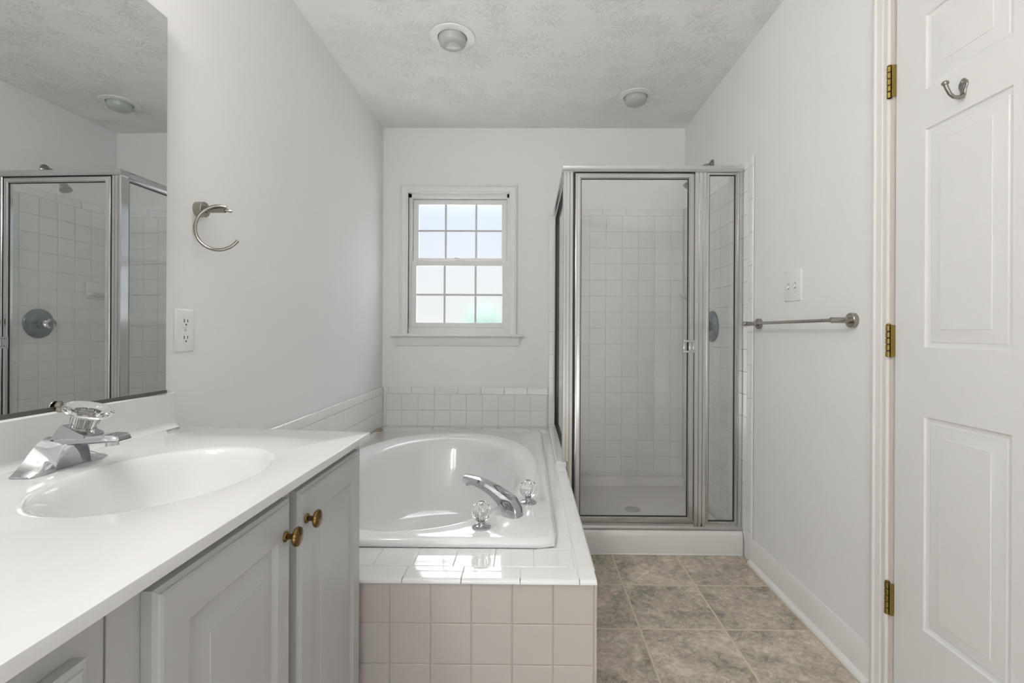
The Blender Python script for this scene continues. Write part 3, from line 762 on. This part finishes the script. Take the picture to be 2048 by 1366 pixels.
rings = [el(s_, d_) for s_, d_ in ((.09, -.155), (.30, -.149), (.50, -.140), (.66, -.123), (.80, -.097), (.90, -.068), (.98, -.042), (1.06, -CT))]
rings += [outer(NS, .004, CZ - CT), outer(NS, .0, CZ - CT + .002), outer(NS, .0, CZ - .0022), outer(NS, .0007, CZ - .0007), outer(NS, .0022, CZ)]
rings += [el(1.06, 0), el(1.03, -.0008), el(1.0, -.004), el(.965, -.013), el(.92, -.030), el(.86, -.056), el(.78, -.084), el(.66, -.110), el(.50, -.127), el(.30, -.136), el(.12, -.140), el(.09, -.141)]
R = loft(bm, rings, True, True, True)
obj('slab', bm, m_marble, top, 32)
bm = BM()   # backsplash with a coved foot
bp_ = [(XL + .002, CZ - .002), (XL + .002, .897), (XL + .004, .8995), (BSX - .003, .8995), (BSX, .896), (BSX, CZ + .016)]
for k_ in range(1, 6):
    a = PI / 2 * k_ / 5; bp_.append((BSX + .016 - .016 * math.cos(a), CZ + .016 - .016 * math.sin(a)))
bp_[-1] = (BSX + .016, CZ + .0003)
loft(bm, [[(x, VY0 - .03, z) for x, z in bp_], [(x, 1.306, z) for x, z in bp_]])
obj('backsplash', bm, m_marble, top, 40)
bm = BM(); lathe(bm, [(.022, 0), (.023, .003), (.018, .006), (.001, .006)], (SX, SY, CZ - .141), (0, 0, 1), 24); obj('drain', bm, m_chrome, top)

# ------------------------------------------------------------------ sink faucet
fa = thing('sink_faucet', 'chrome single-handle centerset faucet with a clear crystal knob on the white counter', 'faucet', (-0.887, 0.912, CZ))
fo = Vector((-0.887, 0.912, CZ + .0006))
bm = BM()
# winged body lofted along y: low feet at both ends sweeping up to the spout, the front hollowed out between them
def lerp(tab, a):
    for (a0, v0), (a1, v1) in zip(tab[:-1], tab[1:]):
        if a <= a1: return v0 + (v1 - v0) * (a - a0) / (a1 - a0)
    return tab[-1][1]
zback = [(0, .058), (.012, .058), (.020, .056), (.028, .052), (.036, .045), (.044, .036), (.052, .027), (.060, .019), (.068, .013), (.075, .008), (.079, .003)]
zfrnt = [(0, .055), (.010, .054), (.018, .050), (.024, .044), (.029, .036), (.033, .026), (.0355, .017), (.037, .012), (.050, .0105), (.062, .0085), (.072, .006), (.079, .002)]
ya = [0, .006, .012, .018, .021, .024, .0265, .029, .031, .033, .0345, .0355, .0362, .037, .044, .052, .060, .068, .075, .079]
rings = []
for y in [-a for a in ya[:0:-1]] + ya:
    a = abs(y); zb, zf_ = lerp(zback, a), lerp(zfrnt, a)
    foot = a > .0365; tp = max(0, (a - .060) / .019); xf_ = .0225 - .004 * tp + (0 if foot else .020 * (1 - a / .0365) ** 1.3)
    xb = -.0225 + .004 * tp; xw = xf_ if foot else .013; zu = .0006 if foot else max(.001, zf_ - .010)
    rings.append([fo + Vector((x, y, z)) for x, z in ((xb, 0), (xb, max(.001, zb - .006)), (xb + .005, zb), (xb + (xf_ - xb) * .55, zb * .55 + zf_ * .45), (xf_ - .003, zf_ + .001), (xf_, max(.0012, zf_ - .002)), (xf_, zu), (xw, zu - .0003), (xw, 0))])
loft(bm, rings)
obj('body', bm, m_chrome, fa, 40)
bm = BM(); rings = []
for x, hw, zt_, th in ((.004, .0215, .0585, .014), (.030, .0235, .0590, .015), (.050, .0225, .0600, .0150), (.075, .0205, .0618, .0145), (.090, .0200, .0628, .014), (.094, .0200, .0632, .014), (.112, .0185, .0625, .0125), (.118, .0160, .0600, .0095), (.120, .0150, .0560, .004)):
    rings.append([fo + Vector((x, s_ * hw, zt_ - q)) for s_, q in ((-.75, th), (.75, th), (1, th * .75), (1, .004), (.88, 0), (-.88, 0), (-1, .004), (-1, th * .75))])
loft(bm, rings); obj('spout', bm, m_chrome, fa, 28)
bm = BM(); lathe(bm, [(.0105, 0), (.0105, .009), (.009, .010)], fo + Vector((.096, 0, .041)), (0, 0, 1), 18); obj('aerator', bm, m_alus, fa)
bm = BM()   # tilted hood that carries the knob
loft(bm, [[fo + Vector((x, y, z)) for x, z in ((-.004, .055), (.016, .082), (.019, .0825), (.060, .0635), (.061, .060), (.056, .056))] for y in (-.0215, .0215)])
obj('collar', bm, m_chrome, fa, 20)
ax = Vector((.32, 0, .95)).normalized(); ko = fo + Vector((.0375, 0, .0715))
bm = BM()
lathe(bm, [(.0175, .003), (.0205, .004), (.0215, .014), (.0228, .026), (.0270, .0295), (.0370, .0345), (.0392, .0390), (.0380, .0425), (.0330, .0445), (.0280, .0430), (.0200, .0395), (.001, .0385)], ko, ax, 48, lambda i, r, h: (1.0 if h > .027 or i % 2 else .94))
kn = obj('crystal_knob', bm, m_crystal, fa, 16)
bm = BM(); lathe(bm, [(.010, .0), (.010, .026), (.006, .030), (.001, .030)], ko, ax, 18); obj('stem', bm, m_hook, kn)

# ------------------------------------------------------------------ mirror over the vanity (stands a hair off the wall at its far end)
mt = math.radians(1.4); MY1, MY0 = 1.274, 0.70
mi = thing('wall_mirror', 'frameless wall mirror above the backsplash, reflecting the shower', 'mirror', (-0.964, MY1, 0.904))
def mpt(y, z, d): # d: behind the silvered face
    return Vector((-0.962 - (MY1 - y) * math.tan(mt) - d, y, z))
bm = BM(); P = [(MY0, .905), (MY1, .905), (MY1, 1.897), (MY0, 1.897)]
loft(bm, [[mpt(y, z, .0) for y, z in P], [mpt(y, z, .001) for y, z in P]])
obj('glass', bm, m_mirror, mi, None)
bm = BM(); loft(bm, [[mpt(y, z, .001) for y, z in P], [mpt(y, z, .0038) for y, z in P]])
obj('backing', bm, m_mirrorback, mi, None)
bm = BM(); z0 = .9002
loft(bm, [[mpt(y, z, dd) for dd, z in ((-.003, z0), (-.003, .908), (-.0008, .908), (-.0008, .9045), (.0038, .9045), (.0038, z0))] for y in (MY0, MY1)])
obj('bottom_channel', bm, m_mirrorback, mi, None)
bm = BM(); c_ = mpt(.985, .908, -.004); lathe(bm, [(.011, 0), (.012, .002), (.012, .005), (.009, .007), (.001, .007)], c_, (1, 0, 0), 24)
obj('clip', bm, m_nickel, mi)

# ------------------------------------------------------------------ vanity light bar above the mirror (lit)
vl = thing('vanity_light', 'lit bar of white globe bulbs above the wall mirror', 'wall light', (XL, 0.555, 2.06))
bm = BM(); box(bm, XL, XL + .035, 0.215, 0.895, 2.035, 2.125, .004); obj('backplate', bm, m_chrome, vl)
for y in (0.30, 0.47, 0.64, 0.81):
    bm = BM(); lathe(bm, [(.022, .030), (.022, .060), (.018, .062)], (XL, y, 2.08), (1, 0, 0), 20); obj('socket', bm, m_chrome, vl)
    bm = BM(); lathe(bm, [(.014, .060), (.020, .066)] + [(.045 * math.sin(a), .110 - .045 * math.cos(a)) for a in [PI * (0.16 + 0.84 * k_ / 12) for k_ in range(12)]] + [(.001, .155)], (XL, y, 2.08), (1, 0, 0), 24)
    obj('globe_bulb', bm, m_bulb, vl, 60)

# ------------------------------------------------------------------ recessed ceiling lights
def can(label, x, y):
    t = thing('ceiling_light', label, 'ceiling light', (x, y, H), 'recessed shower and tub lights')
    bm = BM(); lathe(bm, [(.100, 0), (.100, .003), (.105, .0035), (.104, .0065), (.096, .008), (.070, .009), (.0665, .006), (.0665, 0)], (x, y, H), (0, 0, -1), 48); obj('trim_ring', bm, m_plate, t)
    bm = BM(); lathe(bm, [(.0645, .000), (.0645, .008), (.0615, .030), (.0595, .0350), (.0560, .0385), (.0510, .0425), (.0440, .0460), (.0320, .0490), (.0180, .0510), (.001, .0515)], (x, y, H), (0, 0, -1), 48); obj('lens', bm, m_lens, t)
can('round recessed light with a drop lens over the bathtub', -0.357, 2.241)
can('round recessed light with a drop lens over the shower', 0.619, 2.808)

# ------------------------------------------------------------------ towel bar, towel ring, hook
tb = thing('towel_bar', 'brushed nickel towel bar on the right wall below the light switch', 'towel bar', (XR, 1.87, 1.110))
for y in (1.560, 2.186):
    bm = BM(); lathe(bm, [(.0235, 0), (.0235, .014), (.022, .0155), (.001, .0155)], (XR, y, 1.110), (-1, 0, 0), 32); obj('flange', bm, m_nickel, tb)
    bm = BM(); lathe(bm, [(.0095, .012), (.0095, .074), (.0085, .0755), (.001, .0755)], (XR, y, 1.110), (-1, 0, 0), 24); obj('post', bm, m_nickel, tb)
bm = BM(); cyl(bm, (XR - .064, 1.552, 1.110), (XR - .064, 2.194, 1.110), .0060, ch=.001); obj('bar', bm, m_nickel, tb)
tr = thing('towel_ring', 'brushed nickel open towel ring on the left wall beside the mirror', 'towel ring', (XL, 1.420, 1.425))
bm = BM(); lathe(bm, [(.0225, 0), (.0225, .022), (.021, .0235), (.001, .0235)], (XL, 1.420, 1.425), (1, 0, 0), 32); obj('flange', bm, m_nickel, tr)
bm = BM(); lathe(bm, [(.0095, .020), (.0095, .082), (.0085, .083), (.001, .083)], (XL, 1.420, 1.425), (1, 0, 0), 24); cyl(bm, (XL + .075, 1.420, 1.425), (XL + .098, 1.427, 1.422), .005); obj('post', bm, m_nickel, tr)
bm = BM(); rc = (XL + .0715, 1.368); pts = []
for k_ in range(41):
    a = math.radians(72 + (326 - 72) * k_ / 40); pts.append((rc[0] + .065 * math.cos(a), 1.412 - .012 * math.sin(PI * k_ / 40), rc[1] + .065 * math.sin(a)))
tube(bm, pts, .0048); obj('ring', bm, m_nickel, tr)
hk = thing('robe_hook', 'small dark nickel robe hook screwed to the white panel door', 'hook', (XR, 1.175, 1.65))
hx = XR + .001; HZ = 1.660
bm = BM(); rings = []
plate = [(0, -.022), (.006, -.019), (.007, -.008), (.010, .000), (.0125, .006), (.011, .014), (.004, .022), (0, .0235)]
plate = plate + [(-y, z) for y, z in plate[::-1][1:-1]]
for dd, s in ((0, 1), (.003, 1), (.004, .86)): rings.append([(hx - dd, 1.174 + y * s, HZ + z * s) for y, z in plate])
loft(bm, rings); obj('plate', bm, m_hook, hk)
bm = BM(); tube(bm, [(hx - .002, 1.174, 1.642), (hx - .012, 1.174, 1.637), (hx - .024, 1.174, 1.638), (hx - .034, 1.174, 1.646), (hx - .041, 1.174, 1.659), (hx - .045, 1.174, 1.669)], [.0055, .005, .0042, .0042, .0046, .0052]); 
lathe(bm, [(.004, 0), (.0075, .003), (.008, .007), (.005, .0105), (.001, .011)], (hx - .044, 1.174, 1.666), (-.25, 0, 1), 20); obj('prong', bm, m_hook, hk)
for dy, dz in ((0, .0145), (-.0055, .002)):
    bm = BM(); lathe(bm, [(.0028, 0), (.0028, .0012), (.001, .002), (.0005, .002)], (hx - .0038, 1.174 + dy, HZ + dz), (-1, 0, 0), 12); obj('screw', bm, m_chrome, hk)

# ------------------------------------------------------------------ door hinges (parts of the door)
for z in (1.790, 1.046, 0.307):
    h_ = BM(); ky = 1.3995; kx = XR - .010
    pin = BM(); cyl(pin, (kx, ky, z - .0455), (kx, ky, z + .0455), .0050)
    for i in range(5):
        a0 = z - .0455 + .0185 * i
        lathe(h_, [(.0060, 0), (.0070, .0010), (.0070, .0150), (.0060, .0160)], (kx, ky, a0), (0, 0, 1), 18)
    lathe(h_, [(.004, 0), (.006, .001), (.006, .003), (.003, .005), (.001, .005)], (kx, ky, z + .0455), (0, 0, 1), 16)
    box(h_, kx - .001, XR + .002, ky - .0125, ky - .0100, z - .0455, z + .0455, .0006, 1)
    hg = obj('hinge', h_, m_brass, door, 30); obj('pin', pin, m_slot, hg)

# ------------------------------------------------------------------ outlet and switch plates
ol = thing('wall_outlet', 'white duplex outlet plate on the left wall below the towel ring', 'outlet', (XL, 1.362, 1.067))
fo_ = lambda a, b, d: (XL + d, a, b)
bm = BM(); rect_rings(bm, fo_, (1.3235, 1.4005, 1.006, 1.128), [(0, 0), (0, .003), (.003, .0055), (.008, .0065)]); obj('cover_plate', bm, m_plate, ol)
for zc in (1.0905, 1.0435):
    bm = BM(); ring = []
    for k_ in range(28):
        a = 2 * PI * k_ / 28; ring.append((1.362 + .0165 * max(-.92, min(.92, math.cos(a) * 1.12)), zc + .0145 * max(-1, min(1, math.sin(a) * 1.1))))
    loft(bm, [[(XL + dd, y, z) for y, z in ring] for dd in (.0055, .0085)]); rc_ = obj('receptacle', bm, m_plate, ol)
    bm = BM()
    for yy, hh in ((1.3545, .0055), (1.3685, .0045)): box(bm, XL + .0080, XL + .0090, yy - .0013, yy + .0013, zc + .003 - hh + .001, zc + .003 + hh)
    lathe(bm, [(.0026, 0), (.0026, .001)], (XL + .0080, 1.362, zc - .0075), (1, 0, 0), 12); obj('slots', bm, m_slot, rc_, None)
bm = BM(); lathe(bm, [(.003, 0), (.0028, .0012), (.001, .0016)], (XL + .0062, 1.362, 1.067), (1, 0, 0), 12); obj('screw', bm, m_alus, ol)
sw = thing('light_switch', 'white two-gang toggle switch plate on the right wall above the towel bar', 'light switch', (XR, 1.915, 1.255))
fsw = lambda a, b, d: (XR - d, a, b)
bm = BM(); rect_rings(bm, fsw, (1.856, 1.974, 1.194, 1.316), [(0, 0), (0, .003), (.003, .0055), (.008, .0068)]); obj('cover_plate', bm, m_plate, sw)
for yc in (1.892, 1.938):
    bm = BM(); box(bm, XR - .0075, XR - .0060, yc - .0055, yc + .0055, 1.243, 1.267); s_ = obj('toggle_slot', bm, pm('slot_grey', (.45, .45, .45), .6), sw, None)
    bm = BM(); loft(bm, [[(XR - .006, yc - .0045, 1.250), (XR - .006, yc + .0045, 1.250), (XR - .006, yc + .0045, 1.262), (XR - .006, yc - .0045, 1.262)], [(XR - .017, yc - .0035, 1.243), (XR - .017, yc + .0035, 1.243), (XR - .018, yc + .0035, 1.250), (XR - .018, yc - .0035, 1.250)]]); obj('toggle', bm, m_plate, s_)
    for zz in (1.225, 1.285):
        bm = BM(); lathe(bm, [(.003, 0), (.0028, .0010), (.001, .0014)], (XR - .0066, yc, zz), (-1, 0, 0), 12); obj('screw', bm, m_alus, sw)

# ------------------------------------------------------------------ outside the window: a leafy tree to the right, below the skyline
bm = BM()
def blob(bm, c, r, n=2):
    b2 = bmesh.new(); bmesh.ops.create_icosphere(b2, subdivisions=n, radius=r)
    for v in b2.verts: v.co *= random.uniform(.82, 1.15)
    merge(bm, b2, Matrix.Translation(c))
for k_ in range(26):
    blob(bm, (-0.35 + random.uniform(-0.9, 1.9), 12 + random.uniform(-1, 1), 0.2 + random.uniform(-1.5, 1.0)), random.uniform(.4, .7))
tree = thing('garden_tree', 'green leafy tree outside, blurred behind the lower right obscure window panes', 'tree', (0.1, 12, -3))
obj('crown', bm, m_foliage, tree)
bm = BM(); tube(bm, [(0.1, 12, -3), (0.12, 12, -1.8), (0.1, 12, -0.6)], [.16, .13, .09]); obj('trunk', bm, pm('bark', (.12, .09, .07), .9), tree)
